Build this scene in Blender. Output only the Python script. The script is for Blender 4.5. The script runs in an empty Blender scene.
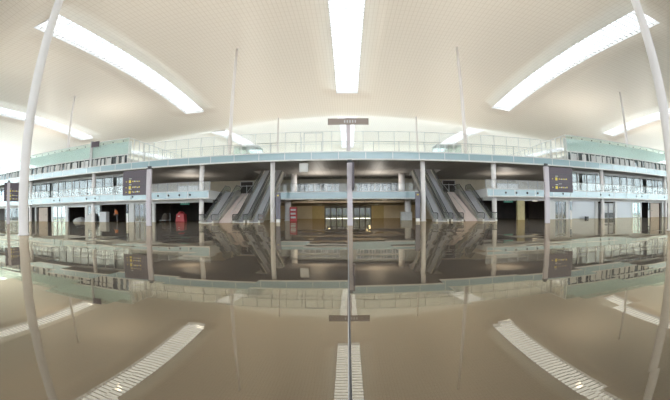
import bpy, bmesh, math, random
from mathutils import Vector, Matrix
random.seed(4)
S = bpy.context.scene
C = S.collection
PI = math.pi

# ------------------------------------------------------------------ camera
cam_d = bpy.data.cameras.new('camera')
cam = bpy.data.objects.new('camera', cam_d); C.objects.link(cam)
cam.location = (0, 0, 0.88)
ROLL = math.radians(0.4)
cam.rotation_euler = (PI / 2, ROLL, 0)
cam_d.type = 'PANO'
cam_d.panorama_type = 'FISHEYE_LENS_POLYNOMIAL'
cam_d.sensor_fit = 'HORIZONTAL'
cam_d.sensor_width = 36.0
cam_d.sensor_height = 24.0
F = 340.0                                   # pixels per radian
cam_d.fisheye_fov = math.radians(180)
cam_d.fisheye_polynomial_k0 = 0.0
cam_d.fisheye_polynomial_k1 = -(670.0 / 36.0) / F
cam_d.fisheye_polynomial_k2 = 0.0
cam_d.fisheye_polynomial_k3 = 0.0
cam_d.fisheye_polynomial_k4 = 0.0
cam_d.shift_x = -13.0 / 670.0
cam_d.shift_y = 14.0 / 400.0
cam_d.clip_end = 1000
S.camera = cam

# ------------------------------------------------------------------ world, light, exposure
w = bpy.data.worlds.new('sky'); S.world = w; w.use_nodes = True
bg = w.node_tree.nodes['Background']
bg.inputs[0].default_value = (0.93, 0.97, 1.0, 1)
bg.inputs[1].default_value = 4.5
S.view_settings.view_transform = 'Standard'
S.view_settings.look = 'None'
S.view_settings.gamma = 1
S.view_settings.use_curve_mapping = False
S.view_settings.exposure = 1.0
S.cycles.max_bounces = 10
S.cycles.diffuse_bounces = 5
S.cycles.glossy_bounces = 4
S.cycles.transparent_max_bounces = 24
S.cycles.sample_clamp_indirect = 6
S.cycles.caustics_reflective = True

# ------------------------------------------------------------------ materials
M = {}
def mat(name, col, rough=0.5, metal=0.0, spec=0.5, emit=None, es=0.0):
    m = bpy.data.materials.new(name); m.use_nodes = True
    p = m.node_tree.nodes['Principled BSDF']
    p.inputs['Base Color'].default_value = (*col, 1)
    p.inputs['Roughness'].default_value = rough
    p.inputs['Metallic'].default_value = metal
    p.inputs['Specular IOR Level'].default_value = spec
    if emit:
        p.inputs['Emission Color'].default_value = (*emit, 1)
        p.inputs['Emission Strength'].default_value = es
    M[name] = m
    return m
def noisy(name, c1, c2, scale, rough=0.5, metal=0.0):
    m = mat(name, c1, rough, metal)
    nt = m.node_tree; p = nt.nodes['Principled BSDF']
    t = nt.nodes.new('ShaderNodeTexCoord'); n = nt.nodes.new('ShaderNodeTexNoise'); n.inputs['Scale'].default_value = scale
    r = nt.nodes.new('ShaderNodeValToRGB')
    r.color_ramp.elements[0].position = 0.3; r.color_ramp.elements[0].color = (*c1, 1)
    r.color_ramp.elements[1].position = 0.7; r.color_ramp.elements[1].color = (*c2, 1)
    nt.links.new(t.outputs['Object'], n.inputs['Vector']); nt.links.new(n.outputs['Fac'], r.inputs[0]); nt.links.new(r.outputs[0], p.inputs['Base Color'])
    return m
def glass(name, tint, refl, rough=0.02, gcol=(1, 1, 1)):
    m = bpy.data.materials.new(name); m.use_nodes = True
    nt = m.node_tree; nt.nodes.clear()
    o = nt.nodes.new('ShaderNodeOutputMaterial'); mx = nt.nodes.new('ShaderNodeMixShader')
    t = nt.nodes.new('ShaderNodeBsdfTransparent'); g = nt.nodes.new('ShaderNodeBsdfGlossy')
    t.inputs[0].default_value = (*tint, 1); g.inputs[0].default_value = (*gcol, 1); g.inputs['Roughness'].default_value = rough
    mx.inputs[0].default_value = refl
    nt.links.new(t.outputs[0], mx.inputs[1]); nt.links.new(g.outputs[0], mx.inputs[2]); nt.links.new(mx.outputs[0], o.inputs[0])
    M[name] = m
    return m
def grid_lines(nt, sx, sy, wx, wy):
    """a 0..1 mask of thin lines every sx, sy metres (object coordinates)"""
    t = nt.nodes.new('ShaderNodeTexCoord'); s = nt.nodes.new('ShaderNodeSeparateXYZ')
    nt.links.new(t.outputs['Object'], s.inputs[0])
    outs = []
    for ax, st, wd in ((0, sx, wx), (1, sy, wy)):
        d = nt.nodes.new('ShaderNodeMath'); d.operation = 'DIVIDE'; d.inputs[1].default_value = st
        nt.links.new(s.outputs[ax], d.inputs[0])
        f = nt.nodes.new('ShaderNodeMath'); f.operation = 'FLOORED_MODULO'; f.inputs[1].default_value = 1.0
        nt.links.new(d.outputs[0], f.inputs[0])
        l = nt.nodes.new('ShaderNodeMath'); l.operation = 'LESS_THAN'; l.inputs[1].default_value = wd
        nt.links.new(f.outputs[0], l.inputs[0]); outs.append(l)
    mx = nt.nodes.new('ShaderNodeMath'); mx.operation = 'MAXIMUM'
    nt.links.new(outs[0].outputs[0], mx.inputs[0]); nt.links.new(outs[1].outputs[0], mx.inputs[1])
    return mx, s
def lined(name, c1, c2, sx, sy, wx, wy, rough=0.5, metal=0.0, spec=0.5):
    m = mat(name, c1, rough, metal, spec); nt = m.node_tree; p = nt.nodes['Principled BSDF']
    mk, _ = grid_lines(nt, sx, sy, wx, wy)
    c = nt.nodes.new('ShaderNodeMix'); c.data_type = 'RGBA'
    c.inputs[6].default_value = (*c1, 1); c.inputs[7].default_value = (*c2, 1)
    nt.links.new(mk.outputs[0], c.inputs[0]); nt.links.new(c.outputs[2], p.inputs['Base Color'])
    return m

lined('ceiling_panels', (0.92, 0.855, 0.78), (0.82, 0.75, 0.67), 0.5, 1.0, 0.14, 0.07, rough=0.38, spec=0.5)
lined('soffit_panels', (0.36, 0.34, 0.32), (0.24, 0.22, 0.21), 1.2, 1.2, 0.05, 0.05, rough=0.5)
mat('white_paint', (0.84, 0.83, 0.82), 0.4)
mat('column_paint', (0.84, 0.80, 0.80), 0.35)
mat('pylon_paint', (0.62, 0.57, 0.62), 0.4)
mat('facade_white', (0.70, 0.70, 0.70), 0.4)
mat('fascia_glass', (0.34, 0.48, 0.54), 0.08, 0, 0.8)
mat('dark_metal', (0.05, 0.05, 0.055), 0.4)
mat('black_rubber', (0.02, 0.02, 0.022), 0.35)
mat('steel', (0.55, 0.55, 0.55), 0.3, 0.8)
mat('grey_metal', (0.45, 0.45, 0.45), 0.4, 0.3)
mat('escalator_panel', (0.62, 0.60, 0.56), 0.35, 0.3)
mat('step_metal', (0.36, 0.35, 0.37), 0.45, 0.3)
mat('totem_grey', (0.17, 0.16, 0.20), 0.4)
mat('sign_brown', (0.085, 0.06, 0.08), 0.35)
mat('sign_taupe', (0.30, 0.25, 0.23), 0.4)
mat('sign_yellow', (0.85, 0.68, 0.10), 0.5)
mat('sign_white', (0.75, 0.74, 0.70), 0.5)
mat('sign_green', (0.10, 0.42, 0.33), 0.4)
noisy('beige_wall', (0.60, 0.54, 0.43), (0.66, 0.60, 0.48), 1.2, 0.6)
noisy('yellow_wall', (0.52, 0.44, 0.24), (0.44, 0.37, 0.20), 3.0, 0.6)
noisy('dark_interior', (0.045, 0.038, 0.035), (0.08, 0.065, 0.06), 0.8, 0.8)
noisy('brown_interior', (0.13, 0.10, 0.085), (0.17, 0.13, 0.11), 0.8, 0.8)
noisy('concrete', (0.42, 0.40, 0.38), (0.48, 0.46, 0.43), 1.5, 0.7)
mat('shutter_grey', (0.60, 0.62, 0.66), 0.4, 0.1)
noisy('chipboard', (0.50, 0.42, 0.36), (0.58, 0.49, 0.42), 8, 0.7)
noisy('pale_stone', (0.60, 0.50, 0.47), (0.66, 0.56, 0.53), 2, 0.5)
mat('box_grey', (0.58, 0.59, 0.62), 0.6)
noisy('sheet_white', (0.62, 0.62, 0.62), (0.72, 0.72, 0.72), 4, 0.7)
mat('machine_red', (0.50, 0.05, 0.06), 0.4)
mat('safety_orange', (0.85, 0.25, 0.06), 0.7)
mat('trouser_grey', (0.14, 0.14, 0.16), 0.8)
mat('skin', (0.50, 0.30, 0.22), 0.6)
mat('hair', (0.03, 0.02, 0.02), 0.7)
mat('light_diffuser', (0.9, 0.9, 0.85), 0.5, emit=(1.0, 0.9, 0.72), es=0.6)
glass('clear_glass', (0.985, 0.99, 0.985), 0.03)
glass('roof_glass', (0.48, 0.49, 0.50), 0.06)
glass('green_glass', (0.88, 0.965, 0.95), 0.12)
glass('teal_glass', (0.35, 0.62, 0.64), 0.16)
glass('dark_glass', (0.38, 0.44, 0.47), 0.08)
glass('amber_glass', (0.055, 0.06, 0.025), 0.05)
glass('solar_glass', (0.68, 0.70, 0.71), 0.08)
glass('wall_glass', (0.9, 0.95, 0.95), 0.08)

# polished stone floor: tiles laid very slightly out of level, thin joints, strong polish
m = bpy.data.materials.new('polished_floor'); m.use_nodes = True; M['polished_floor'] = m
nt = m.node_tree; nt.nodes.clear(); N = nt.nodes.new; L = nt.links.new
out = N('ShaderNodeOutputMaterial'); tc = N('ShaderNodeTexCoord')
def vm(op, a, b=None):
    n = N('ShaderNodeVectorMath'); n.operation = op
    L(a, n.inputs[0])
    if b is not None:
        if isinstance(b, (tuple, list)): n.inputs[1].default_value = b
        else: L(b, n.inputs[1])
    return n.outputs[0]
TILE = 1.2
cell = vm('FLOOR', vm('DIVIDE', tc.outputs['Object'], (TILE, TILE, 1000)))
wn = N('ShaderNodeTexWhiteNoise'); L(cell, wn.inputs['Vector'])
TILT = 0.0070
tl = vm('MULTIPLY', vm('SUBTRACT', wn.outputs['Color'], (0.5, 0.5, 0.5)), (TILT, TILT * 2, 0))
nz = N('ShaderNodeTexNoise'); nz.inputs['Scale'].default_value = 0.9; nz.inputs['Detail'].default_value = 1
L(tc.outputs['Object'], nz.inputs['Vector'])
wv = vm('MULTIPLY', vm('SUBTRACT', nz.outputs['Color'], (0.5, 0.5, 0.5)), (0.0015, 0.0015, 0))
gm = N('ShaderNodeNewGeometry')
nrm = vm('NORMALIZE', vm('ADD', vm('ADD', gm.outputs['Normal'], tl), wv))
mk, _s = grid_lines(nt, TILE, TILE, 0.006, 0.006)
dc = N('ShaderNodeMix'); dc.data_type = 'RGBA'
tn = N('ShaderNodeTexNoise'); tn.inputs['Scale'].default_value = 3.0; L(tc.outputs['Object'], tn.inputs['Vector'])
cr = N('ShaderNodeValToRGB')
cr.color_ramp.elements[0].position = 0.35; cr.color_ramp.elements[0].color = (0.040, 0.032, 0.027, 1)
cr.color_ramp.elements[1].position = 0.7; cr.color_ramp.elements[1].color = (0.058, 0.047, 0.040, 1)
L(tn.outputs['Fac'], cr.inputs[0]); L(cr.outputs[0], dc.inputs[6]); dc.inputs[7].default_value = (0.03, 0.025, 0.02, 1)
L(mk.outputs[0], dc.inputs[0])
df = N('ShaderNodeBsdfDiffuse'); L(dc.outputs[2], df.inputs[0])
gl = N('ShaderNodeBsdfGlossy'); gl.inputs['Roughness'].default_value = 0.012; gl.inputs[0].default_value = (1.0, 0.87, 0.66, 1)
L(nrm, gl.inputs['Normal'])
fr = N('ShaderNodeFresnel'); fr.inputs[0].default_value = 1.45
fm = N('ShaderNodeMath'); fm.operation = 'MULTIPLY_ADD'; L(fr.outputs[0], fm.inputs[0]); fm.inputs[1].default_value = 0.45; fm.inputs[2].default_value = 0.225
g2 = N('ShaderNodeBsdfGlossy'); g2.inputs['Roughness'].default_value = 0.32; g2.inputs[0].default_value = (0.95, 0.88, 0.84, 1)
f2 = N('ShaderNodeMath'); f2.operation = 'MULTIPLY'; L(fr.outputs[0], f2.inputs[0]); f2.inputs[1].default_value = 0.34
m2 = N('ShaderNodeMixShader'); L(f2.outputs[0], m2.inputs[0]); L(df.outputs[0], m2.inputs[1]); L(g2.outputs[0], m2.inputs[2])
mx = N('ShaderNodeMixShader'); L(fm.outputs[0], mx.inputs[0]); L(m2.outputs[0], mx.inputs[1]); L(gl.outputs[0], mx.inputs[2])
L(mx.outputs[0], out.inputs[0])

# ------------------------------------------------------------------ helpers
def empty(name, loc=(0, 0, 0), rz=0.0):
    o = bpy.data.objects.new(name, None); C.objects.link(o); o.location = loc; o.rotation_euler = (0, 0, rz)
    o.empty_display_size = 0.2
    return o
def tag(o, label=None, cat=None, group=None, kind=None):
    if label: o['label'] = label
    if cat: o['category'] = cat
    if group: o['group'] = group
    if kind: o['kind'] = kind
    return o
class MB:
    def __init__(s): s.bm = bmesh.new()
    def box(s, x0, x1, y0, y1, z0, z1):
        v = [s.bm.verts.new(p) for p in ((x0,y0,z0),(x1,y0,z0),(x1,y1,z0),(x0,y1,z0),(x0,y0,z1),(x1,y0,z1),(x1,y1,z1),(x0,y1,z1))]
        for f in ((3,2,1,0),(4,5,6,7),(0,1,5,4),(1,2,6,5),(2,3,7,6),(3,0,4,7)): s.bm.faces.new([v[i] for i in f])
        return s
    def hexa(s, bot, top):
        v = [s.bm.verts.new(p) for p in list(bot) + list(top)]
        n = len(bot)
        s.bm.faces.new(v[:n][::-1]); s.bm.faces.new(v[n:])
        for i in range(n): s.bm.faces.new((v[i], v[(i+1) % n], v[n+(i+1) % n], v[n+i]))
        return s
    def lathe(s, prof, cx=0, cy=0, seg=20):
        rings = []
        for r, z in prof:
            rings.append([s.bm.verts.new((cx + r*math.cos(2*PI*k/seg), cy + r*math.sin(2*PI*k/seg), z)) for k in range(seg)])
        for a, b in zip(rings, rings[1:]):
            for k in range(seg): s.bm.faces.new((a[k], a[(k+1) % seg], b[(k+1) % seg], b[k]))
        s.bm.faces.new(rings[0][::-1]); s.bm.faces.new(rings[-1])
        return s
    def tube(s, pts, r, seg=8, closed=False):
        pts = [Vector(p) for p in pts]; n = len(pts); rings = []
        for i, p in enumerate(pts):
            a = pts[(i-1) % n] if (closed or i > 0) else p; b = pts[(i+1) % n] if (closed or i < n-1) else p
            d = (b - a).normalized(); u = d.cross(Vector((1, 0, 0)))
            if u.length < 0.1: u = d.cross(Vector((0, 0, 1)))
            u.normalize(); q = d.cross(u)
            rings.append([s.bm.verts.new(p + u*r*math.cos(2*PI*k/seg) + q*r*math.sin(2*PI*k/seg)) for k in range(seg)])
        for i in range(n if closed else n-1):
            A, B = rings[i], rings[(i+1) % n]
            for k in range(seg): s.bm.faces.new((A[k], A[(k+1) % seg], B[(k+1) % seg], B[k]))
        if not closed: s.bm.faces.new(rings[0][::-1]); s.bm.faces.new(rings[-1])
        return s
    def ribbon(s, front, back, z0, z1):
        """closed slab between two plan polylines, z0..z1 (numbers)"""
        f0 = [s.bm.verts.new((x, y, z0)) for x, y in front]; f1 = [s.bm.verts.new((x, y, z1)) for x, y in front]
        b0 = [s.bm.verts.new((x, y, z0)) for x, y in back]; b1 = [s.bm.verts.new((x, y, z1)) for x, y in back]
        n = len(front)
        for i in range(n-1):
            s.bm.faces.new((f0[i], f0[i+1], f1[i+1], f1[i])); s.bm.faces.new((b0[i+1], b0[i], b1[i], b1[i+1]))
            s.bm.faces.new((f1[i], f1[i+1], b1[i+1], b1[i])); s.bm.faces.new((f0[i+1], f0[i], b0[i], b0[i+1]))
        s.bm.faces.new((f0[0], f1[0], b1[0], b0[0])); s.bm.faces.new((f0[-1], b0[-1], b1[-1], f1[-1]))
        return s
    def build(s, name, m, parent=None, smooth=False, bevel=0.0):
        bmesh.ops.recalc_face_normals(s.bm, faces=s.bm.faces)
        me = bpy.data.meshes.new(name); s.bm.to_mesh(me); s.bm.free()
        me.materials.append(M[m] if isinstance(m, str) else m)
        if smooth:
            for p in me.polygons: p.use_smooth = True
        o = bpy.data.objects.new(name, me); C.objects.link(o)
        if parent: o.parent = parent
        if bevel:
            b = o.modifiers.new('edge', 'BEVEL'); b.width = bevel; b.segments = 2
        return o
def children(o): return [c for c in bpy.data.objects if c.parent == o]
def dup(root, loc, rz=None, label=None, parent=None):
    c = root.copy(); C.objects.link(c)
    if parent is not None: c.parent = parent
    if loc is not None: c.location = loc
    if rz is not None: c.rotation_euler = (0, 0, rz)
    if label: c['label'] = label
    for ch in children(root):
        if ch == c: continue
        dup(ch, None, None, None, c)
    return c
def struct(o): o['kind'] = 'structure'; return o

def fy(x): return 37.0 + 0.00075 * x * x          # plan line of the balcony edge
def line(x0, x1, off=0.0, n=None):
    n = n or max(2, int(abs(x1 - x0) / 2) + 1)
    return [(x0 + (x1-x0)*i/n, fy(x0 + (x1-x0)*i/n) + off) for i in range(n+1)]
def zc(x, y):                                      # hall ceiling height
    t = abs(x) / 30.0
    base = 23.9 - 2.1 * t ** (1.8 if t < 1 else 1.2)
    return base + 1.7 * abs(math.sin(PI * (y - 18.0) / 54.0)) - 1.45

# ------------------------------------------------------------------ shell
struct(MB().box(-90, 90, -42, 128, -0.3, 0).build('floor', 'polished_floor'))
gnd = MB(); gnd.box(-400, 400, -400, -42.5, -0.6, -0.35); gnd.box(-400, 400, 128.5, 500, -0.6, -0.35)
gnd.box(-400, -90.5, -42.5, 128.5, -0.6, -0.35); gnd.box(90.5, 400, -42.5, 128.5, -0.6, -0.35)
struct(gnd.build('ground', 'concrete'))

SKY_X = [(-62, -58), (-32.5, -28.4), (-2.05, 2.05), (28.4, 32.5), (58, 62)]
SKY_Y = [(-33.5, 7), (20.4, 61), (74, 115)]
def spans(lo, hi, cuts, step):
    c = sorted(set([lo, hi] + [v for a in cuts for v in a])); out = []
    for a, b in zip(c, c[1:]):
        n = max(1, int(round((b - a) / step))); out += [a + (b-a)*i/n for i in range(n)]
    return out + [hi]
xs = spans(-90, 90, SKY_X, 3.0); ys = spans(-42, 128, SKY_Y + [(-36, 18), (18, 72), (72, 126)], 2.7)
bm = bmesh.new(); vg = [[bm.verts.new((x, y, zc(x, y))) for y in ys] for x in xs]
for i in range(len(xs)-1):
    for j in range(len(ys)-1):
        mxx = (xs[i] + xs[i+1]) / 2; my = (ys[j] + ys[j+1]) / 2
        if any(a < mxx < b for a, b in SKY_X) and any(a < my < b for a, b in SKY_Y): continue
        bm.faces.new((vg[i][j], vg[i][j+1], vg[i+1][j+1], vg[i+1][j]))
for f in bm.faces: f.smooth = True
me = bpy.data.meshes.new('ceiling'); bm.to_mesh(me); bm.free(); me.materials.append(M['ceiling_panels'])
ceil = struct(bpy.data.objects.new('ceiling', me)); C.objects.link(ceil)
sm = ceil.modifiers.new('thickness', 'SOLIDIFY'); sm.thickness = 0.35; sm.offset = -1
# ceiling shell grows upward (normals face down)

# window walls around the hall
def glazed(name, x0, x1, y0, y1, nx):
    r = empty(name); struct(r)
    h = 17.0 if x0 == x1 else 24.6
    long_x = abs(x1-x0) > 1
    g = MB()
    if long_x: g.box(x0, x1, y0-.02, y0+.02, 0.02, h)
    else: g.box(x0-.02, x0+.02, y0, y1, 0.02, h)
    struct(g.build('pane', 'solar_glass' if name == 'window_1' else 'wall_glass', r))
    f = MB()
    for i in range(nx+1):
        t = i/nx
        if long_x: f.box(x0+(x1-x0)*t-.08, x0+(x1-x0)*t+.08, y0-.15, y0+.15, 0, h)
        else: f.box(x0-.15, x0+.15, y0+(y1-y0)*t-.08, y0+(y1-y0)*t+.08, 0, h)
    for z in (0.1, 4, 8, 12, 16):
        if long_x: f.box(x0, x1, y0-.1, y0+.1, z-.06, z+.06)
        else: f.box(x0-.1, x0+.1, y0, y1, z-.06, z+.06)
    struct(f.build('frame', 'white_paint', r))
glazed('window_1', -89, 89, -41, -41, 36)
glazed('window_2', -89, 89, 127, 127, 36)
glazed('window_3', -88.5, -88.5, -41, 127, 34)
glazed('window_4', 88.5, 88.5, -41, 127, 34)

# skylights
names_x = ['far left', 'left', 'centre', 'right', 'far right']
row_w = ['above and behind the viewpoint', 'in front of the balcony', 'beyond the ceiling crease at the back']
for ix, (xa, xb) in enumerate(SKY_X):
    for iy, (ya, yb) in enumerate(SKY_Y):
        r = empty('skylight', ((xa+xb)/2, (ya+yb)/2, zc((xa+xb)/2, (ya+yb)/2)))
        tag(r, 'long white roof skylight, %s strip, %s' % (names_x[ix], row_w[iy]), 'skylight', 'long skylights in the hall ceiling')
        ox, oy, oz = r.location
        seg = [ya + (yb-ya)*k/15 for k in range(16)]
        def strip(x0, x1, dz0, dz1, mb):
            for a, b in zip(seg, seg[1:]):
                mb.hexa([(x0-ox, a-oy, zc(x0, a)-oz+dz0), (x1-ox, a-oy, zc(x1, a)-oz+dz0), (x1-ox, b-oy, zc(x1, b)-oz+dz0), (x0-ox, b-oy, zc(x0, b)-oz+dz0)],
                        [(x0-ox, a-oy, zc(x0, a)-oz+dz1), (x1-ox, a-oy, zc(x1, a)-oz+dz1), (x1-ox, b-oy, zc(x1, b)-oz+dz1), (x0-ox, b-oy, zc(x0, b)-oz+dz1)])
        p = MB(); strip(xa+.02, xb-.02, .40, .43, p); p.build('pane', 'roof_glass', r)
        f = MB(); strip(xa+.01, xa+.08, .02, .5, f); strip(xb-.08, xb-.01, .02, .5, f)
        for ye in (ya+.01, yb-.08): f.box(xa+.01-ox, xb-.01-ox, ye-oy, ye+.07-oy, zc(xa, ye)-oz+.02, zc(xa, ye)-oz+.5)
        f.build('frame', 'white_paint', r)
        b = MB(); n = 44
        for k in range(n+1):
            y = ya + .05 + (yb-ya-.1)*k/n
            b.hexa([(xa+.08-ox, y-.045-oy, zc(xa, y)-oz+.12), (xb-.08-ox, y-.045-oy, zc(xb, y)-oz+.12), (xb-.08-ox, y+.045-oy, zc(xb, y)-oz+.12), (xa+.08-ox, y+.045-oy, zc(xa, y)-oz+.12)],
                   [(xa+.08-ox, y-.045-oy, zc(xa, y)-oz+.20), (xb-.08-ox, y-.045-oy, zc(xb, y)-oz+.20), (xb-.08-ox, y+.045-oy, zc(xb, y)-oz+.20), (xa+.08-ox, y+.045-oy, zc(xa, y)-oz+.20)])
        b.build('glazing_bars', 'white_paint', r)

# ------------------------------------------------------------------ balcony floors
UB, UT = 6.80, 7.75
LB, LT = 2.75, 3.72
VX0, VX1, VY0, VY1 = 9.0, 12.9, 45.0, 52.2
mb = MB()
mb.ribbon(line(-84, 84, 0.12), [(x, VY0) for x, y in line(-84, 84)], UB+.06, UT)
for a, b in ((-84, -VX1), (-VX0, VX0), (VX1, 84)): mb.box(a, b, VY0, VY1, UB+.06, UT)
mb.box(-84, 84, VY1, 72, UB+.06, UT)
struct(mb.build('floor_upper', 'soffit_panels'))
mb = MB()
WX = 16.2
mb.ribbon(line(-84, -WX, 0.12), [(x, 58) for x, y in line(-84, -WX)], LB+.06, LT)
mb.ribbon(line(WX, 84, 0.12), [(x, 58) for x, y in line(WX, 84)], LB+.06, LT)
mb.box(-8.7, 8.7, 43.1, 58, LB+.06, LT)
for s in (-1, 1):
    mb.box(min(s*8.7, s*9.0), max(s*8.7, s*9.0), 43.1, 58, LB+.06, LT); mb.box(min(s*12.85, s*WX), max(s*12.85, s*WX), 44.6, 58, LB+.06, LT)
    mb.box(min(s*9.0, s*12.85), max(s*9.0, s*12.85), 54, 58, LB+.06, LT)
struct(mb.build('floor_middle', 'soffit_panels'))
def fascia(n, segs, zb, zt, panel=3.0):
    r = empty('trim_%d' % n); struct(r)
    w1 = MB(); g = MB()
    for pts_f, pts_b in segs:
        w1.ribbon(pts_f(-.02), pts_b(.12), zb, zb+.16); w1.ribbon(pts_f(-.05), pts_b(.12), zt-.06, zt+.05)
        g.ribbon(pts_f(.0), pts_b(.10), zb+.16, zt-.06)
    struct(w1.build('edge_strip', 'facade_white', r)); struct(g.build('glass_panel', 'fascia_glass', r))
def curve_seg(x0, x1): return (lambda o: line(x0, x1, o), lambda o: line(x0, x1, o))
def flat_seg(x0, x1, y): return (lambda o: [(x0, y+o), (x1, y+o)], lambda o: [(x0, y+o), (x1, y+o)])
fascia(1, [curve_seg(-84, 84)], UB, UT)
fascia(2, [curve_seg(-84, -WX)], LB, LT)
fascia(3, [curve_seg(WX, 84)], LB, LT)
fascia(4, [flat_seg(-9.0, 9.0, 43.0)], LB, LT)
# panel joints of the fascias
j = MB()
for x in range(-82, 83, 3):
    j.box(x-.03, x+.03, fy(x)-.03, fy(x)+.02, UB+.15, UT-.05)
    if abs(x) > WX: j.box(x-.03, x+.03, fy(x)-.03, fy(x)+.02, LB+.15, LT-.05)
struct(j.build('trim_5', 'facade_white'))
# wing slab ends beside the escalators
for n, s in ((6, -1), (7, 1)):
    struct(MB().box(min(s*WX, s*(WX-.1)), max(s*WX, s*(WX-.1)), fy(WX)-.02, 44.5, LB, LT+.05).build('trim_%d' % n, 'facade_white'))

# ------------------------------------------------------------------ walls behind
# middle level back walls, glazed wings
struct(MB().box(-84, 84, 57.5, 57.8, LT, UB+.06).build('wall_middle', 'beige_wall'))
# wings middle level: glazing 5 m behind the edge
def mid_glazing(n, x0, x1, off):
    r = empty('window_%d' % n); struct(r)
    g = MB().ribbon(line(x0, x1, off), line(x0, x1, off+.04), LT+.02, UB+.05); struct(g.build('pane', 'dark_glass', r))
    f = MB(); x = min(x0, x1)
    while x <= max(x0, x1)+.01:
        f.box(x-.05, x+.05, fy(x)+off-.08, fy(x)+off+.12, LT, UB+.05); x += 2.0
    f.ribbon(line(x0, x1, off-.05), line(x0, x1, off+.09), UB-.3, UB+.05)
    struct(f.build('frame', 'grey_metal', r))
mid_glazing(5, -84, -31, 3.2)
mid_glazing(6, 31, 84, 3.2)

# ground level: back wall, side partitions
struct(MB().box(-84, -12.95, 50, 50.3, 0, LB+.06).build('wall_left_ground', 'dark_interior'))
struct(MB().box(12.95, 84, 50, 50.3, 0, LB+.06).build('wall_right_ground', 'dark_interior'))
# centre hall on the ground, seen through the middle
for nm, x0, x1 in (('wall_left_passage', -12.95, -12.7), ('wall_right_passage', 12.7, 12.95)):
    struct(MB().box(x0, x1, 50.3, 68, 0, LB+.06).build(nm, 'beige_wall'))
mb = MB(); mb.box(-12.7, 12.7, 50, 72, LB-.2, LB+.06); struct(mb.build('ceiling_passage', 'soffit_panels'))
mb = MB(); mb.box(-12.7, -7.2, 68, 68.3, 0, LB-.2); mb.box(7.2, 12.7, 68, 68.3, 0, LB-.2); struct(mb.build('wall_back_passage', 'beige_wall'))
mb = MB(); mb.box(-7.2, -4.6, 68, 68.3, 0, LB-.2); mb.box(4.6, 7.2, 68, 68.3, 0, LB-.2); struct(mb.build('wall_back_yellow', 'yellow_wall'))
r = struct(empty('window_7')); struct(MB().box(-4.6, 4.6, 68.1, 68.14, 0.05, LB-.2).build('pane', 'amber_glass', r))
f = MB()
for k in range(9): x = -4.6 + 9.2*k/8; f.box(x-.11, x+.11, 67.95, 68.25, 0, LB-.2)
f.box(-4.6, 4.6, 67.95, 68.25, 2.1, LB-.2); struct(f.build('frame', 'dark_metal', r))

# ------------------------------------------------------------------ columns
def column(x, y, z0, z1, r0, r1, label, grp):
    o = MB().lathe([(r0*1.25, 0), (r0*1.25, .05), (r0, .07), (r0, (z1-z0)*.35), ((r0+r1)/2, (z1-z0)*.8), (r1, (z1-z0))], seg=28).build('column', 'column_paint', None, True)
    o.location = (x, y, z0)
    tag(o, label, 'column', grp, 'thing')
    return o
G = 15.0
for s, w_ in ((-1, 'left'), (1, 'right')):
    column(s*15.05, 10.65, 0, zc(15, 10.65)+.05, .265, .19, 'thick tall white pole nearest the camera on the %s, rising out of the picture' % w_, 'tall roof columns')
    column(s*15, 41, UT, zc(15, 41)+.05,   .24, .17, 'slim tall white roof column on the upper deck behind the %s escalators' % w_, 'tall roof columns')
    column(s*45, 41, UT, zc(45, 41)+.05,   .24, .17, 'slim tall white roof column standing at the %s glass box' % w_, 'tall roof columns')
    column(s*15, 71, UT, zc(15, 71)+.05, .24, .13, 'short-looking distant white roof column far behind the %s half of the deck' % w_, 'tall roof columns')
    column(s*8.55, 37.9, 0, UB+.06, .27, .27, 'white round column at the inner foot of the %s escalators' % w_, 'deck support columns')
    for k, xx in enumerate((17.45, 36.0, 54.0)):
        nm = ('beside the %s outer escalator' % w_, 'midway along the %s wing of shops' % w_, 'at the far %s end of the shops' % w_)[k]
        column(s*xx, fy(xx)+.75, 0, LB+.05, .30, .30, 'white round ground floor column ' + nm, 'ground floor columns')
        column(s*xx, fy(xx)+.75, LT+.02, UB+.06, .30, .30, 'white round middle level column ' + nm, 'middle level columns')
    column(s*8.2, 46, 0, LB+.05, .45, .45, 'stout beige column under the bridge on the %s' % w_, 'bridge columns')
    column(s*8.0, 50, LT+.02, UB+.06, .45, .45, 'stout beige column on the bridge level on the %s' % w_, 'bridge columns')

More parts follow.
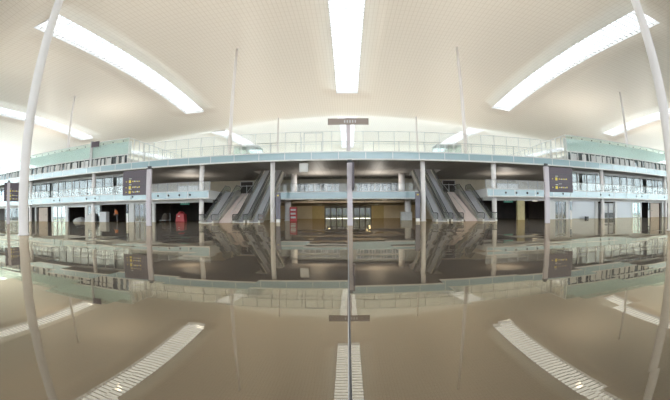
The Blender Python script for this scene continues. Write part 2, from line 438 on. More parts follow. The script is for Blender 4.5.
# ------------------------------------------------------------------ glass boxes on the upper deck
def deck_box(s, w_):
    r = empty('glass_pavilion', (s*29, fy(29)+.3, UT))
    tag(r, 'long green glass pavilion on the upper deck at the %s' % w_, 'pavilion', 'glass pavilions on the upper deck')
    ox, oy, oz = r.location
    def P(pts): return [(x-ox, y-oy) for x, y in pts]
    X0, X1 = s*29, s*84
    def rb(mb, o0, o1, z0, z1): mb.ribbon(P(line(X0, X1, o0)), P(line(X0, X1, o1)), z0-oz, z1-oz)
    g = MB(); rb(g, .30, .36, 9.0, 11.2); g.build('fascia_glass', 'green_glass', r)
    back = MB(); rb(back, 1.0, 1.1, 9.0, 10.9); back.build('upstand', 'facade_white', r)
    f = MB(); rb(f, .22, .40, 8.92, 9.04); rb(f, .26, .40, 11.16, 11.24)
    f.build('rail', 'facade_white', r)
    wnd = MB(); wnd.ribbon(P(line(s*29.6, X1, .9)), P(line(s*29.6, X1, .94)), 7.78-oz, 9.0-oz); wnd.build('window_band', 'dark_glass', r)
    x = 29.0; k = 0
    post = MB().box(-.06, .06, -.05, .1, 0, 1.25).build('post', 'facade_white', r)
    post.location = (0, .75+.15-.3, 0.02); first = post
    while x < 80:
        x += 1.3 if k % 3 else 1.0; k += 1
        o = first.copy(); C.objects.link(o); o.location = (s*x-ox, fy(x)+.75-oy, .02)
    # panels of pale blinds between some posts
    x = 30
    while x < 80:
        wd = random.choice((.5, .8, 1.1)); MB().box(s*x-ox, s*(x+wd)-ox, fy(x)+.82-oy, fy(x)+.86-oy, .02, 1.1).build('blind', 'sheet_white', r); x += wd + random.choice((.3, .6, 1.1))
    # fixings
    for i in range(22):
        x = 30 + i*2.0; MB().box(s*x-ox-.07, s*x-ox+.07, fy(x)+.24-oy, fy(x)+.31-oy, 10.78-oz, 10.92-oz).build('fixing', 'dark_metal', r)
    # return side
    sd = MB(); sd.box(s*29-.03-ox, s*29+.03-ox, .06, 24, .02, 3.45); sd.build('side_glass', 'clear_glass', r)
    e = MB()
    for i in range(19): e.box(s*29-.05-ox, s*29+.05-ox, .06+i*1.33-.04, .06+i*1.33+.04, .0, 3.45)
    e.box(s*29-.05-ox, s*29+.05-ox, .06, 24, 3.42, 3.5); e.box(s*29-.04-ox, s*29+.04-ox, .06, 24, 1.25, 1.3)
    e.build('side_frame', 'facade_white', r)
    rf = MB(); rf.ribbon(P(line(s*38, X1, 1.1)), P([(x, 60) for x, y in line(s*38, X1)]), 2.9, 3.05); rf.build('roof', 'sheet_white', r)
deck_box(-1, 'left'); deck_box(1, 'right')

# ------------------------------------------------------------------ balustrades
def balustrade(pts, z, h, label, grp, step=2.0, gm_='clear_glass', rail='steel', name='glass_balustrade', post_m='grey_metal', mid=False):
    o0 = Vector((pts[0][0], pts[0][1], z)); r = empty(name, o0); tag(r, label, 'balustrade' if name == 'glass_balustrade' else 'glass screen', grp)
    P = [(x-o0.x, y-o0.y) for x, y in pts]
    g = MB()
    for (xa, ya), (xb, yb) in zip(P, P[1:]):
        d = Vector((xb-xa, yb-ya, 0)).normalized(); nn = Vector((-d.y, d.x, 0))*.012
        g.hexa([(xa-nn.x, ya-nn.y, .05), (xb-nn.x, yb-nn.y, .05), (xb+nn.x, yb+nn.y, .05), (xa+nn.x, ya+nn.y, .05)],
               [(xa-nn.x, ya-nn.y, h-.05), (xb-nn.x, yb-nn.y, h-.05), (xb+nn.x, yb+nn.y, h-.05), (xa+nn.x, ya+nn.y, h-.05)])
    g.build('glass_panel', gm_, r)
    MB().tube([(x, y, h) for x, y in P], .03, 6).build('handrail', rail, r)
    if mid: MB().tube([(x, y, mid) for x, y in P], .025, 6).build('middle_rail', rail, r)
    total = 0; acc = 0; first = None
    for (xa, ya), (xb, yb) in zip(P, P[1:]):
        l = math.hypot(xb-xa, yb-ya); t = (step - acc) if acc else 0
        while t <= l:
            q = (xa+(xb-xa)*t/l, ya+(yb-ya)*t/l, .0)
            if first is None: first = MB().box(-.03, .03, -.03, .03, .0, h).build('post', post_m, r); first.location = q
            else:
                o = first.copy(); C.objects.link(o); o.location = q
            t += step
        acc = l - (t - step)
    return r
balustrade(line(-29, 29, .45), UT, 1.25, 'clear glass balustrade along the middle of the upper deck', 'deck balustrades', 2.9)
balustrade(line(-28.5, 28.5, 3.4), UT, 3.15, 'tall clear glass screen with slim posts behind the upper deck balustrade', None, 1.9, name='glass_screen', post_m='sheet_white', mid=1.6, rail='sheet_white')
for s, w_ in ((-1, 'left'), (1, 'right')):
    balustrade(line(s*WX, s*84, .40), LT, 1.1, 'glass balustrade along the %s wing of the middle level' % w_, 'middle level balustrades', 1.5)
balustrade([(-8.9, 43.3), (8.9, 43.3)], LT, 1.1, 'glass balustrade on the bridge over the central passage', 'middle level balustrades', 1.5)

# ------------------------------------------------------------------ escalators and stairs
def escalator(x, y0, rise, w, label, panel='escalator_panel'):
    r = empty('escalator', (x, y0, 0)); tag(r, label, 'escalator', 'escalators')
    sl = math.tan(math.radians(30)); run = rise / sl
    prof = [(0, 0), (1.3, 0), (1.3+run, rise), (2.6+run, rise)]
    def pz(y): return 0 if y < 1.3 else (rise if y > 1.3+run else (y-1.3)*sl)
    # truss body
    mb = MB()
    bt = [(0, .0), (1.3, .0), (1.3+run, rise), (2.6+run, rise)]
    for (ya, za), (yb, zb) in zip(prof, prof[1:]):
        da = -.0 if ya <= 1.31 and za == 0 else -1.0
        db = -1.0 if zb > 0 else 0
        if zb == 0: continue
        la = max(0.0, za-1.0) if za > 0 else 0.0
        mb.hexa([(-w/2+.08, ya, la+.001), (w/2-.08, ya, la+.001), (w/2-.08, yb, max(0, zb-1.0)), (-w/2+.08, yb, max(0, zb-1.0))],
                [(-w/2+.08, ya, za+.02), (w/2-.08, ya, za+.02), (w/2-.08, yb, zb+.02), (-w/2+.08, yb, zb+.02)])
    mb.build('truss', 'grey_metal', r)
    st = MB(); n = int(run/.4)
    for k in range(n):
        y = 1.3 + k*run/n; z = (y-1.3)*sl
        st.box(-w/2+.2, w/2-.2, y, y+run/n, z+.02, z+run/n*sl+.05)
    st.build('steps', 'step_metal', r)
    MB().box(-w/2+.2, w/2-.2, -.3, 1.3, .002, .04).build('landing_plate', 'steel', r)
    if rise: MB().box(-w/2+.2, w/2-.2, 1.3+run, 2.5+run, rise+.02, rise+.05).build('landing_plate', 'steel', r)
    for s in (-1, 1):
        xx = s*(w/2-.1); bl = MB(); sk = MB()
        pr = [(-.35, 0)] + prof[1:3] + [(2.9+run, rise)]
        for (ya, za), (yb, zb) in zip(pr, pr[1:]):
            bl.hexa([(xx-.02, ya, za+.28), (xx+.02, ya, za+.28), (xx+.02, yb, zb+.28), (xx-.02, yb, zb+.28)],
                    [(xx-.02, ya, za+.92), (xx+.02, ya, za+.92), (xx+.02, yb, zb+.92), (xx-.02, yb, zb+.92)])
            sk.hexa([(xx-.10, ya, max(0.001, za-.35 if za else .001)), (xx+.10, ya, max(0.001, za-.35 if za else .001)), (xx+.10, yb, max(0.001, zb-.35 if zb else .001)), (xx-.10, yb, max(0.001, zb-.35 if zb else .001))],
                    [(xx-.08, ya, za+.28), (xx+.08, ya, za+.28), (xx+.08, yb, zb+.28), (xx-.08, yb, zb+.28)])
        b = bl.build('balustrade', 'escalator_glass', r)
        sk.build('skirt', panel, r)
        pts = []
        for a in range(7):
            t = -PI/2 - a*PI/6; pts.append((xx, -.35+.33*math.cos(t), .60+.33*math.sin(t)))
        pts += [(xx, 1.3, .95), (xx, 1.3+run*.5, rise*.5+.95), (xx, 1.3+run, rise+.95), (xx, 2.9+run, rise+.95)]
        for a in range(7):
            t = PI/2 - a*PI/6; pts.append((xx, 2.9+run+.33*math.cos(t), rise+.60+.33*math.sin(t)))
        MB().tube(pts, .04, 8).build('handrail', 'black_rubber', b)
    return r
glass('escalator_glass', (0.80, 0.82, 0.80), 0.12)
for s, w_ in ((-1, 'left'), (1, 'right')):
    escalator(s*15.2, 34.6, LT, 1.75, 'short grey escalator climbing to the middle level, outermost on the %s' % w_)
    escalator(s*11.95, 36.2, UT, 1.45, 'long escalator climbing to the upper deck on the %s, next to the stairs' % w_)
    escalator(s*10.25, 36.2, UT, 1.45, 'long escalator climbing to the upper deck on the %s, nearest the round column' % w_)
    r = empty('staircase', (s*13.5, 35.6, 0)); tag(r, 'pale pink stone staircase between the escalators on the %s' % w_, 'staircase', 'staircases')
    st = MB(); n = 23; run = 8.6
    for k in range(n): st.box(-.72, .72, run*k/n, run*(k+1)/n if k < n-1 else 9.0, max(0.001, LT*(k-3)/n), LT*(k+1)/n-.001)
    st.build('steps', 'pale_stone', r)
    for q in (-1, 1):
        b = MB().hexa([(q*.68-.02, 0, .05), (q*.68+.02, 0, .05), (q*.68+.02, run, LT+.05), (q*.68-.02, run, LT+.05)],
                      [(q*.68-.02, 0, .95), (q*.68+.02, 0, .95), (q*.68+.02, run, LT+.95), (q*.68-.02, run, LT+.95)]).build('balustrade', 'clear_glass', r)
        MB().tube([(q*.68, 0, .98), (q*.68, run, LT+.98)], .03).build('handrail', 'steel', b)

# ------------------------------------------------------------------ wayfinding pylons
def arrow(mb, x, z, s, d):
    mb.box(x-s*.5, x+s*.5, -.075, -.061, z-s*.12, z+s*.12)
    mb.hexa([(x+d*s*.2, -.075, z-s*.45), (x+d*s*.2, -.061, z-s*.45), (x+d*s*.75, -.061, z), (x+d*s*.75, -.075, z)],
            [(x+d*s*.2+.001, -.075, z+s*.45), (x+d*s*.2+.001, -.061, z+s*.45), (x+d*s*.75+.001, -.061, z+.001), (x+d*s*.75+.001, -.075, z+.001)])
def pylon(x, y, side, label, w=.46, pw=2.75, text_rows=3, edge=False):
    r = empty('sign_pylon', (x, y, 0)); tag(r, label, 'sign', 'wayfinding pylons')
    MB().box(-w/2, w/2, -.12, .12, 0, 4.75).build('post', 'pylon_paint', r, bevel=.03)
    MB().box(-w/2-.02, w/2+.02, -.14, .14, 4.75, 4.82).build('cap', 'dark_metal', r)
    l = bpy.data.lights.new('fill_lamp', 'AREA'); l.shape = 'RECTANGLE'; l.size = .4; l.size_y = .25; l.energy = 420; l.color = (1, .93, .82)  # added fill lamp above the cap, only there to brighten the ceiling
    o = bpy.data.objects.new('fill_lamp', l); C.objects.link(o); o.parent = r; o.location = (0, 0, 5.02); o.rotation_euler = (PI, 0, 0)
    sp = MB().box(-.16, .16, -.10, .10, 4.86, 4.99); sp.box(-.02, .02, -.02, .02, 4.81, 4.87); sp.build('camera_head', 'dark_metal', r)
    if edge:
        p = MB().box(w/2, w/2+.12, -.95, 1.2, 2.75, 4.65).build('sign_panel', 'sign_brown', r); return r
    x0, x1 = (-w/2-pw+.1, -w/2+.02) if side < 0 else (w/2-.02, w/2+pw-.1)
    p = MB(); p.box(x0, x1, -.06, .06, 2.62, 3.38); p.box(x0, x1, -.06, .06, 3.42, 4.10); p.box(x0, x1, -.06, .06, 4.14, 4.72)
    p = p.build('sign_panel', 'sign_brown', r)
    MB().box(x0+.02, x1-.02, -.04, .04, 2.6, 4.62).build('panel_back', 'dark_metal', p)
    ye = MB(); wh = MB(); random.seed(int(x*7)+3)
    for z in ((2.88, 3.27, 3.78) if x < 0 else (3.0, 3.72)):
        arrow(ye, x0+.42, z, .12, -1)
        ye.box(x0+.70, x0+.93, -.072, -.061, z-.12, z+.12)
        xx = x0+1.08
        for k in range(5):
            l = random.uniform(.07, .17); (wh if k % 2 else ye).box(xx, xx+l, -.072, -.061, z-.04, z+.04+random.uniform(-.02, .04)); xx += l+.06
            if xx > x1-.2: break
        wh.box(x0+.72, x0+1.0, -.072, -.061, z+.22, z+.26)
    wh.box(x0+1.1, x0+1.4, -.072, -.061, 3.30, 3.33)
    ye.build('pictogram', 'sign_yellow', p); wh.build('lettering', 'sign_white', p)
    return r
pylon(-16.6, 25, -1, 'tall lilac pylon on the left with a dark sign panel of yellow pictograms')
pylon(16.6, 25, 1, 'tall lilac pylon on the right with a dark sign panel of yellow pictograms')
pylon(0.15, 25.5, 1, 'lilac pylon at the centre, its sign seen edge on', w=.40, edge=True)
r = pylon(-38.9, 25, -1, 'dark sign on a grey post at the far left edge, behind the thick white pole', w=.4, pw=2.4)
for c in children(r):
    if c.name.startswith('sign_panel'): c.location.x += 1.9
r.rotation_euler = (0, 0, math.radians(55))

# T-shaped hanging boards on the deck
def t_sign(x, y, ztop, arm, h, label, off=0.0, lower='pylon_paint'):
    r = empty('deck_sign', (x, y, UT)); tag(r, label, 'sign')
    MB().box(-.24, .24, -.08, .08, 0, ztop-UT+.12).build('post', lower, r)
    p = MB().box(-arm/2+off, arm/2+off, -.18, -.085, ztop-UT-h, ztop-UT).build('sign_panel', 'sign_taupe' if arm > 3 else 'sign_brown', r)
    q = MB(); random.seed(5)
    xx = -.5+off*1
    if arm > 3:
        for k in range(5): q.box(xx, xx+.15, -.195, -.181, ztop-UT-h*.7, ztop-UT-h*.3); xx += .32
        q.build('lettering', 'box_grey', p)
t_sign(0.1, 40, 12.4, 4.9, .80, 'wide brown T-shaped sign board on a grey post in front of the central skylight')
t_sign(-36.4, fy(37)+.15, 11.35, 1.6, .8, 'small dark sign board on a post in front of the left glass pavilion', .85, 'grey_metal')

# things on the upper deck
for s, w_ in ((-1, 'left'), (1, 'right')):
    r = empty('glass_cabin', (s*13.6, 43.5, UT)); tag(r, 'pale green glass cabin on the upper deck at the %s, behind the glass screen' % w_, 'cabin', 'glass cabins')
    MB().box(-1.7, 1.7, 0, 2.6, .02, 2.3).build('glass_wall', 'green_glass', r)
    f = MB()
    for a in (-1.7, -.6, .6, 1.7):
        for b in (0, 2.6): f.box(a-.04, a+.04, b-.04, b+.04, 0, 2.35)
    f.box(-1.75, 1.75, -.05, 2.65, 2.3, 2.4); f.build('frame', 'facade_white', r)
r = empty('door_portal', (-4.0, 39.2, UT)); tag(r, 'thin steel portal frame standing on the upper deck left of the T sign', 'portal')
f = MB(); f.box(-1.15, -1.07, -.04, .04, 0, 2.75); f.box(1.07, 1.15, -.04, .04, 0, 2.75); f.box(-1.15, 1.15, -.04, .04, 2.68, 2.75); f.build('frame', 'steel', r)
MB().box(-1.45, -1.4, -.03, .03, 0, 2.2).build('post', 'steel', r)

# ------------------------------------------------------------------ air nozzles on the lower fascia
ordn = ['first', 'second', 'third', 'fourth', 'fifth', 'sixth', 'seventh', 'eighth', 'ninth', 'tenth', 'eleventh', 'twelfth']
noz = None
for s, w_ in ((-1, 'left'), (1, 'right')):
    for k, x in enumerate((18.7, 20.2, 21.8, 23.4, 25.0, 27.6, 34.9, 36.8, 43.6, 45.2, 52.5, 54.2)):
        lab = 'small black round nozzle on the %s lower fascia, %s one out from the escalators' % (w_, ordn[k])
        if noz is None:
            noz = MB().lathe([(.13, 0), (.13, .05), (.09, .10), (.05, .10)], seg=14).build('air_nozzle', 'black_rubber'); o = noz
        else: o = noz.copy(); C.objects.link(o)
        o.rotation_euler = (PI/2, 0, 0); o.location = (s*x, fy(x)+.0, 3.28)
        tag(o, lab, 'nozzle', 'air nozzles on the lower fascia')

# ------------------------------------------------------------------ shop fronts, ground level
def fr(x, o=1.6): return fy(x) + o
def pier(n, s, x0, x1, m='facade_white'):
    a, b = sorted((s*x0, s*x1)); struct(MB().box(a, b, fr(x0), fr(x0)+.4, 0, LB+.06).build('trim_%d' % n, m))
struct_n = [10]
def nxt(): struct_n[0] += 1; return struct_n[0]
def lintel(s, x0, x1):
    struct(MB().ribbon(line(s*x0, s*x1, 1.55), line(s*x0, s*x1, 1.95), 2.42, LB+.06).build('trim_%d' % nxt(), 'facade_white'))
def shutter(s, x0, x1, z0, label):
    xc = s*(x0+x1)/2; r = empty('roller_shutter', (xc, fr((x0+x1)/2)+.1, 0)); tag(r, label, 'shutter', 'roller shutters')
    hw = (x1-x0)/2; c = MB(); z = z0+.005
    while z < 2.40: c.box(-hw+.08, hw-.08, -.02, .02, z, z+.105); c.box(-hw+.08, hw-.08, -.01, .01, z+.105, z+.12); z += .12
    c.build('curtain', 'shutter_grey', r)
    MB().box(-hw+.08, hw-.08, -.04, .04, z0+.003, z0+.09).build('bottom_rail', 'grey_metal', r)
    for q in (-1, 1): MB().box(q*(hw-.05)-.04, q*(hw-.05)+.04, -.07, .07, 0, 2.42).build('guide', 'grey_metal', r)
def glazed_bay(s, x0, x1, m, label, door=True):
    xc = s*(x0+x1)/2; r = empty('shop_window', (xc, fr((x0+x1)/2)+.1, 0)); tag(r, label, 'shop window', 'glazed shop bays')
    hw = (x1-x0)/2
    MB().box(-hw+.05, hw-.05, -.01, .01, .08, 2.38).build('pane', m, r)
    f = MB(); n = 3
    for k in range(n+1): x = -hw + 2*hw*k/n; f.box(x-.04, x+.04, -.05, .05, .0, 2.4)
    f.box(-hw, hw, -.05, .05, 2.34, 2.42); f.box(-hw, hw, -.05, .05, .0, .08); f.build('frame', 'grey_metal', r)
# left wing
for x0, x1 in ((28.6, 29.5), (38.2, 38.8), (43.3, 43.9), (47.6, 48.0), (25.0, 25.4), (53.2, 53.6)): pier(nxt(), -1, x0, x1)
lintel(-1, 16.4, 84)
glazed_bay(-1, 26.0, 28.4, 'dark_glass', 'dark glazed bay behind the left sign pylon')
glazed_bay(-1, 35.2, 38.1, 'dark_glass', 'dark glass bay behind the white sheet stack on the left')
glazed_bay(-1, 44.0, 47.5, 'teal_glass', 'teal glass bay at the far left between two shop openings')
glazed_bay(-1, 57.5, 66, 'dark_glass', 'dark glass bay at the left edge of the picture behind the grey post')
# right wing
for x0, x1 in ((29.3, 29.7), (35.2, 35.8), (39.8, 40.3), (44.1, 44.5), (46.7, 47.1), (26.1, 27.3), (54, 54.5)): pier(nxt(), 1, x0, x1)
pier(nxt(), 1, 21.2, 22.3, 'yellow_wall')
lintel(1, 16.4, 84)
glazed_bay(1, 27.4, 29.3, 'dark_glass', 'dark glass bay right of the right sign pylon')
shutter(1, 29.8, 35.1, 0, 'wide closed pale grey roller shutter right of the right sign pylon')
shutter(1, 40.4, 44.1, 0, 'narrower closed pale grey roller shutter between grey machines and teal glass')
shutter(-1, 38.8, 43.2, 2.2, 'rolled up shutter over the dark shop opening at the left')
glazed_bay(1, 44.5, 46.7, 'teal_glass', 'teal glass bay beside the narrower shutter on the right')
# dark shop interiors (inner partitions)
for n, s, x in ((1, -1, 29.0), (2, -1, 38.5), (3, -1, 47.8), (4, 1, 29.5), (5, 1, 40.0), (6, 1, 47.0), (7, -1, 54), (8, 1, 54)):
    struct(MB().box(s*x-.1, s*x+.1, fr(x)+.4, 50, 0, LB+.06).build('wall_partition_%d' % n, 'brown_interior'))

def simple_box(name, x, y, z, sx, sy, sz, m, label, cat, parts=None, grp=None, bev=.03):
    r = empty(name, (x, y, z)); tag(r, label, cat, grp)
    MB().box(-sx/2, sx/2, -sy/2, sy/2, 0, sz).build('body', m, r, bevel=bev)
    for nm, b, pm in (parts or []): MB().box(*b).build(nm, pm, r)
    return r
# things in and before the shops, left
simple_box('packing_crate', -33.9, 38.9, 0, 1.35, .8, 1.35, 'box_grey', 'tall pale grey crate standing left of the person in orange', 'crate', [('lid', (-.7, .7, -.43, .43, 1.35, 1.42), 'box_grey')])
r = empty('sheet_stack', (-37.1, 38.9, 0)); tag(r, 'white leaning sheets in front of the dark glass bay at the left', 'sheets')
for k in range(4):
    o = MB().hexa([(-.9+k*.12, -.02, 0), (.7-k*.1, -.02, 0), (.7-k*.1, .02, 0), (-.9+k*.12, .02, 0)], [(-.4, .33, 1.0+.08*k), (.7-k*.1, .33, 1.15+.08*k), (.7-k*.1, .37, 1.15+.08*k), (-.4, .37, 1.0+.08*k)]).build('sheet', 'sheet_white', r); o.location.y = k*.08-.1
r = empty('rubble_bag', (-41.6, 41.6, 0)); tag(r, 'heap of pale wrapped material on the floor of the dark left shop', 'wrapped bundle')
MB().lathe([(1.3, 0), (1.25, .2), (.9, .45), (.4, .62), (.05, .66)], seg=12).build('wrapping', 'sheet_white', r, True)
for v in children(r)[0].data.vertices:
    v.co.x += random.uniform(-.18, .18); v.co.y += random.uniform(-.12, .12); v.co.z = max(0, v.co.z + (random.uniform(-.1, .1) if v.co.z > .1 else 0))
MB().box(-.6, .9, -.9, -.75, .0, .35).build('strap', 'box_grey', r)
simple_box('plywood_panel', -50.4, 40.3, 0, 2.6, .15, 2.3, 'chipboard', 'brown board closing the shop front at the far left beside the thick pole', 'board', [('handle', (.9, 1.0, -.12, -.08, 1.0, 1.2), 'dark_metal')])
simple_box('plywood_panel', 51.0, 40.3, 0, 2.6, .15, 2.3, 'chipboard', 'brown board closing the shop front at the far right beside the thick pole', 'board', [('handle', (-1.0, -.9, -.12, -.08, 1.0, 1.2), 'dark_metal')])
# red cart, chair like pile, green signs
r = empty('red_kiosk', (-21.9, 41.0, 0)); tag(r, 'small red covered stall standing in the dark opening on the left', 'stall')
MB().hexa([(-.7, -.4, 0), (.7, -.4, 0), (.7, .4, 0), (-.7, .4, 0)], [(-.55, -.4, 1.05), (.62, -.4, 1.05), (.62, .4, 1.05), (-.55, .4, 1.05)]).build('body', 'machine_red', r, bevel=.05)
MB().lathe([(.5, 1.04), (.42, 1.25), (.2, 1.38)], seg=12).build('hood', 'machine_red', r, True)
MB().box(-.3, .0, -.43, -.4, .7, .8).build('emblem', 'sign_white', r)
r = empty('luggage_cart', (-24.6, 41.2, 0)); tag(r, 'grey wheeled trolley loaded with a dark pile in the left opening', 'trolley')
MB().box(-.5, .5, -.7, .7, .18, .26).build('platform', 'grey_metal', r)
MB().lathe([(.45, .26), (.5, .5), (.35, .9), (.1, 1.15)], seg=10).build('load', 'brown_interior', r, True)
MB().tube([(-.45, .65, .26), (-.45, .72, 1.1), (.45, .72, 1.1), (.45, .65, .26)], .03).build('handle', 'steel', r)
for a in (-.4, .4):
    for b in (-.55, .55):
        o = MB().lathe([(.09, -.03), (.09, .03)], seg=12).build('wheel', 'black_rubber', r); o.rotation_euler = (0, PI/2, 0); o.location = (a, b, .09)
def hang_sign(x, y, label):
    r = empty('exit_sign', (x, y, LB+.06)); tag(r, label, 'sign', 'green hanging signs')
    MB().box(-.65, .65, -.05, .05, -.62, -.16).build('sign_panel', 'sign_green', r)
    q = MB()
    for k in range(4): q.box(-.5+k*.26, -.34+k*.26, -.065, -.051, -.45, -.33)
    q.build('lettering', 'sign_white', r)
    for a in (-.5, .5): MB().tube([(a, 0, -.17), (a, 0, 0)], .015, 6).build('rod', 'steel', r)
hang_sign(-20.6, 39.6, 'green illuminated sign hanging in the opening left of the left escalators')
hang_sign(20.2, 39.6, 'green illuminated sign hanging in the opening right of the right escalators')
r = empty('ceiling_light', (24.3, 39.6, LB+.06)); tag(r, 'lit white rectangular lamp in the dark opening by the right pylon', 'lamp')
MB().box(-.35, .35, -.1, .1, -.45, -.3).build('diffuser', 'light_diffuser', r); MB().box(-.05, .05, -.02, .02, -.3, 0).build('stem', 'dark_metal', r)
# right machines
for k, (x, w2, lab) in enumerate(((37.6, 1.5, 'grey ticket machine left of its twin beside the right hand shutters'), (39.1, 1.1, 'grey ticket machine nearer the narrow shutter'))):
    simple_box('ticket_machine', x, 40.4, 0, w2, .8, 2.2, 'box_grey', lab, 'machine', [('screen', (-w2*.35, w2*.35, -.43, -.4, 1.2, 1.9), 'sheet_white'), ('base', (-w2*.45, w2*.45, -.45, -.4, .05, .8), 'dark_metal')], 'ticket machines')
simple_box('floor_box', 32.9, 38.9, 0, .5, .4, .3, 'dark_metal', 'small dark box on the floor in front of the wide shutter', 'box', [('lid', (-.27, .27, -.22, .22, .3, .34), 'grey_metal')])
# slim info posts
for s, x, lab in ((-1, 27.6, 'slim white info post standing left of the left sign pylon'), (1, 28.0, 'slim white info post standing right of the right sign pylon'), (1, 45.6, 'slim white info post in front of the teal glass on the right')):
    r = empty('info_post', (s*x, fy(x)-1.2, 0)); tag(r, lab, 'post', 'slim info posts')
    MB().box(-.14, .14, -.06, .06, 0, 1.15).build('post', 'white_paint', r); MB().box(-.1, .1, -.05, .05, 1.15, 2.3).build('upper_panel', 'dark_glass', r)
# totems beside inner columns
for s, w_ in ((-1, 'left'), (1, 'right')):
    r = empty('totem', (s*7.75, 37.2, 0)); tag(r, 'dark grey information totem against the %s round column' % w_, 'totem', 'information totems')
    MB().box(-.27, .27, -.1, .1, .35, 3.3).build('panel', 'totem_grey', r, bevel=.02)
    MB().box(-.22, .22, -.14, .14, 0, .35).build('base', 'white_paint', r)
    MB().box(-.1, .1, -.115, -.101, 2.9, 3.05).build('pictogram', 'sign_yellow', r)
# centre passage things
r = empty('vending_machine', (-7.3, 45.2, 0)); tag(r, 'red and white vending shelf under the bridge at the left', 'vending machine')
MB().box(-.45, .45, -.35, .35, 0, 1.85).build('body', 'machine_red', r, bevel=.02)
q = MB()
for k in range(3): q.box(-.35, .35, -.37, -.351, .35+k*.5, .6+k*.5)
q.build('shelf_display', 'sheet_white', r)
simple_box('service_counter', 7.7, 44.6, 0, 1.5, .8, 1.05, 'sheet_white', 'low white counter under the bridge at the right', 'counter', [('top', (-.8, .8, -.43, .43, 1.05, 1.1), 'box_grey')])
r = empty('ceiling_screen', (-5.05, 38.6, UB+.06)); tag(r, 'white square box hanging under the upper deck left of centre', 'display box')
MB().box(-.5, .5, -.25, .25, -1.15, -.12).build('casing', 'white_paint', r, bevel=.03); MB().box(-.1, .1, -.1, .1, -.12, 0).build('bracket', 'grey_metal', r)
# lamps under the decks (warm downlights)
def lamp(x, y, z, e, label, grp, sx=.7, sy=.25, col=(1, .82, .52)):
    r = empty('ceiling_light', (x, y, z)); tag(r, label, 'lamp', grp)
    MB().box(-sx/2, sx/2, -sy/2, sy/2, -.06, -.0).build('housing', 'white_paint', r)
    MB().box(-sx/2+.04, sx/2-.04, -sy/2+.04, sy/2-.04, -.07, -.061).build('diffuser', 'light_diffuser', r)
    l = bpy.data.lights.new('lamp_light', 'AREA'); l.shape = 'RECTANGLE'; l.size = sx; l.size_y = sy; l.energy = e; l.color = col
    o = bpy.data.objects.new('lamp_light', l); C.objects.link(o); o.parent = r; o.location = (0, .2, -.12); o.rotation_euler = (math.radians(78), 0, 0)   # aimed at the back wall
for y, rn in ((46, 'front'), (60, 'back')):
    for x, nm in ((-5, 'left'), (0, 'middle'), (5, 'right')):
        z = (LB+.06) if y < 50 else (LB-.2)
        lamp(x, y, z, 32, '%s lamp in the %s row under the bridge' % (nm, rn), 'passage lamps')
# added fill lights, out of sight on decks and pavilion roofs, brighten the ceilings
def fill_light(x, y, z, e, label, grp, size=1.2, parent=None):
    r = empty('fill_fixture', (x, y, z)); tag(r, label, 'lamp', grp)
    MB().box(-size/2, size/2, -size/2, size/2, 0, .16).build('housing', 'grey_metal', r)
    MB().box(-size/2+.05, size/2-.05, -size/2+.05, size/2-.05, .161, .17).build('lens', 'sheet_white', r)
    l = bpy.data.lights.new('fill_lamp', 'AREA'); l.shape = 'SQUARE'; l.size = size; l.energy = e; l.color = (1, .93, .82)
    o = bpy.data.objects.new('fill_lamp', l); C.objects.link(o); o.parent = r; o.location = (0, 0, .2); o.rotation_euler = (PI, 0, 0)
for y, rn, e in ((42, 'front', 85), (56, 'middle', 200), (69, 'back', 280)):
    for x, nm in ((-20, 'left'), (0, 'centre'), (20, 'right')):
        fill_light(x+.9, y+.6, UT, e, '%s added fill light in the %s row on the upper deck' % (nm, rn), 'added deck fill lights')
for s, w_ in ((-1, 'left'), (1, 'right')):
    for x, nm in ((42, 'inner'), (62, 'outer')):
        fill_light(s*x, 50, UT+3.05, 190, '%s added fill light on the roof of the %s glass pavilion' % (nm, w_), 'added pavilion fill lights')
for x, nm in ((-52, 'outermost left'), (-38, 'outer left'), (-24, 'left'), (-4.4, 'inner left'), (4.4, 'inner right'), (24, 'right'), (38, 'outer right'), (52, 'outermost right')):
    fill_light(x, 47.5 if abs(x) > 10 else 49, LT, 110, '%s added fill light on the middle level floor' % nm, 'added middle level fill lights')  # added behind the slab edge, unseen, to light the middle level indirectly
# middle level rooms
for s, w_ in ((-1, 'left'), (1, 'right')):
    r = empty('office_cabin', (s*4.6, 52, LT)); tag(r, 'grey glazed cabin on the bridge level, %s of the central pylon' % w_, 'cabin', 'bridge cabins')
    MB().box(-3.2, 3.2, 0, 3, .02, 1.9).build('glass_wall', 'dark_glass', r)
    f = MB()
    for k in range(8): x = -3.2+6.4*k/7; f.box(x-.05, x+.05, -.06, .02, 0, 1.9)
    f.box(-3.25, 3.25, -.06, 3.05, 1.85, 1.95); f.build('frame', 'grey_metal', r)
    r = empty('display_counter', (s*22.5, 44.6, LT)); tag(r, 'pale box counter on the middle level of the %s wing' % w_, 'counter', 'middle level counters')
    MB().box(-1.7, 1.7, -.4, .4, 0, 1.25).build('body', 'sheet_white', r); MB().box(-1.75, 1.75, -.45, .45, 1.25, 1.3).build('top', 'box_grey', r)
    # door at the top of the stairs
    r = struct(empty('door_%d' % (1 if s < 0 else 2), (s*17.6, 57.38, LT)))
    struct(MB().box(-1.1, 1.1, -.05, .05, 0, 2.85).build('door_leaf', 'dark_interior', r))
    f = MB(); f.box(-1.2, -1.1, -.08, .08, 0, 2.95); f.box(1.1, 1.2, -.08, .08, 0, 2.95); f.box(-1.2, 1.2, -.08, .08, 2.85, 2.95); f.box(-1.2, 1.2, -.08, .08, 2.1, 2.2); f.box(-.05, .05, -.08, .08, 0, 2.3)
    struct(f.build('door_frame', 'facade_white', r))

# floor joint strip
struct(MB().box(.0, .014, 0.3, 36, .0005, .003).build('trim_8', 'dark_metal'))
struct(MB().box(-.006, .0, 0.3, 36, .0005, .003).build('trim_9', 'steel'))

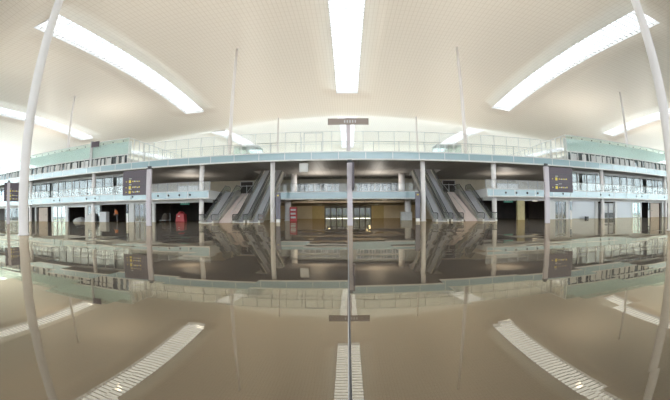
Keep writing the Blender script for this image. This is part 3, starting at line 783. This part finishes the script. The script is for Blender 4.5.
# ------------------------------------------------------------------ person in orange
def skin_mesh(name, verts, edges, radii, m, parent, root=0, sub=2):
    me = bpy.data.meshes.new(name); me.from_pydata(verts, edges, []); o = bpy.data.objects.new(name, me); C.objects.link(o)
    me.materials.append(M[m]); o.parent = parent
    md = o.modifiers.new('skin', 'SKIN'); sv = me.skin_vertices[0].data
    for i, r_ in enumerate(radii): sv[i].radius = r_ if isinstance(r_, tuple) else (r_, r_)
    sv[root].use_root = True
    s_ = o.modifiers.new('sub', 'SUBSURF'); s_.levels = sub; s_.render_levels = sub
    md.use_smooth_shade = True
    return o
p = empty('person', (-31.8, 39.4, 0), math.radians(-62)); p.scale = (1.06, 1.06, 1.06); tag(p, 'person in an orange vest and grey trousers bending forward in the dark opening', 'person')
V = [(0,0,.95),(0,-.05,1.12),(-.02,-.13,1.30),(-.03,-.19,1.44),(-.03,-.23,1.53),(-.03,-.27,1.63),(-.03,-.29,1.72),
     (-.19,-.19,1.42),(-.26,-.25,1.15),(-.22,-.42,.95),(-.21,-.46,.88),
     (.15,-.19,1.42),(.22,-.25,1.15),(.20,-.44,.97),(.19,-.48,.90),
     (-.11,.02,.88),(-.12,-.03,.50),(-.13,.04,.09),(-.13,-.14,.04),
     (.11,.02,.88),(.13,.02,.50),(.14,.12,.09),(.14,-.06,.04)]
E = [(0,1),(1,2),(2,3),(3,4),(4,5),(5,6),(3,7),(7,8),(8,9),(9,10),(3,11),(11,12),(12,13),(13,14),(0,15),(15,16),(16,17),(17,18),(0,19),(19,20),(20,21),(21,22)]
R = [.14,.13,.15,.12,.055,.095,.07,.065,.048,.036,.03,.065,.048,.036,.03,.09,.062,.042,.04,.09,.062,.042,.04]
body = skin_mesh('body', V, E, R, 'skin', p)
# face and hair
hd = bmesh.new(); bmesh.ops.create_uvsphere(hd, u_segments=16, v_segments=12, radius=.105)
me = bpy.data.meshes.new('hair'); hd.to_mesh(me); hd.free(); me.materials.append(M['hair']); o = bpy.data.objects.new('hair', me); C.objects.link(o); o.parent = p; o.location = (-.03,-.255,1.70); o.scale = (.85, 1, .95)
skin_mesh('hand', [(-.21,-.46,.89),(-.21,-.50,.83),(-.21,-.53,.76)], [(0,1),(1,2)], [(.035,.02),(.04,.018),(.02,.012)], 'skin', p)
for s, bx, by, bz in ((-1, -.21, -.50, .83), (1, .19, -.52, .85)):
    for k in range(4): skin_mesh('finger', [(bx+(k-1.5)*.02, by, bz), (bx+(k-1.5)*.022, by-.03, bz-.05), (bx+(k-1.5)*.022, by-.03, bz-.09+abs(k-1.5)*.01)], [(0,1),(1,2)], [.010,.009,.008], 'skin', p, sub=1)
    skin_mesh('thumb', [(bx-s*.03, by+.01, bz+.02), (bx-s*.055, by-.02, bz-.02)], [(0,1)], [.011,.009], 'skin', p, sub=1)
vest = skin_mesh('vest', V[0:4]+[V[7], (-.235,-.23,1.25), V[11], (.195,-.23,1.25)], [(0,1),(1,2),(2,3),(3,4),(4,5),(3,6),(6,7)], [.18,.19,.21,.16,.10,.085,.10,.085], 'safety_orange', p, root=2)
skin_mesh('trousers', [V[0]]+V[15:18]+V[19:22], [(0,1),(1,2),(2,3),(0,4),(4,5),(5,6)], [.155,.108,.082,.065,.108,.082,.065], 'trouser_grey', p)
for k in (17, 21):
    x, y, z = V[k]; skin_mesh('shoe', [(x,y+.05,.05),(x,y-.08,.045),(x,y-.2,.035)], [(0,1),(1,2)], [.05,.045,.03], 'black_rubber', p)
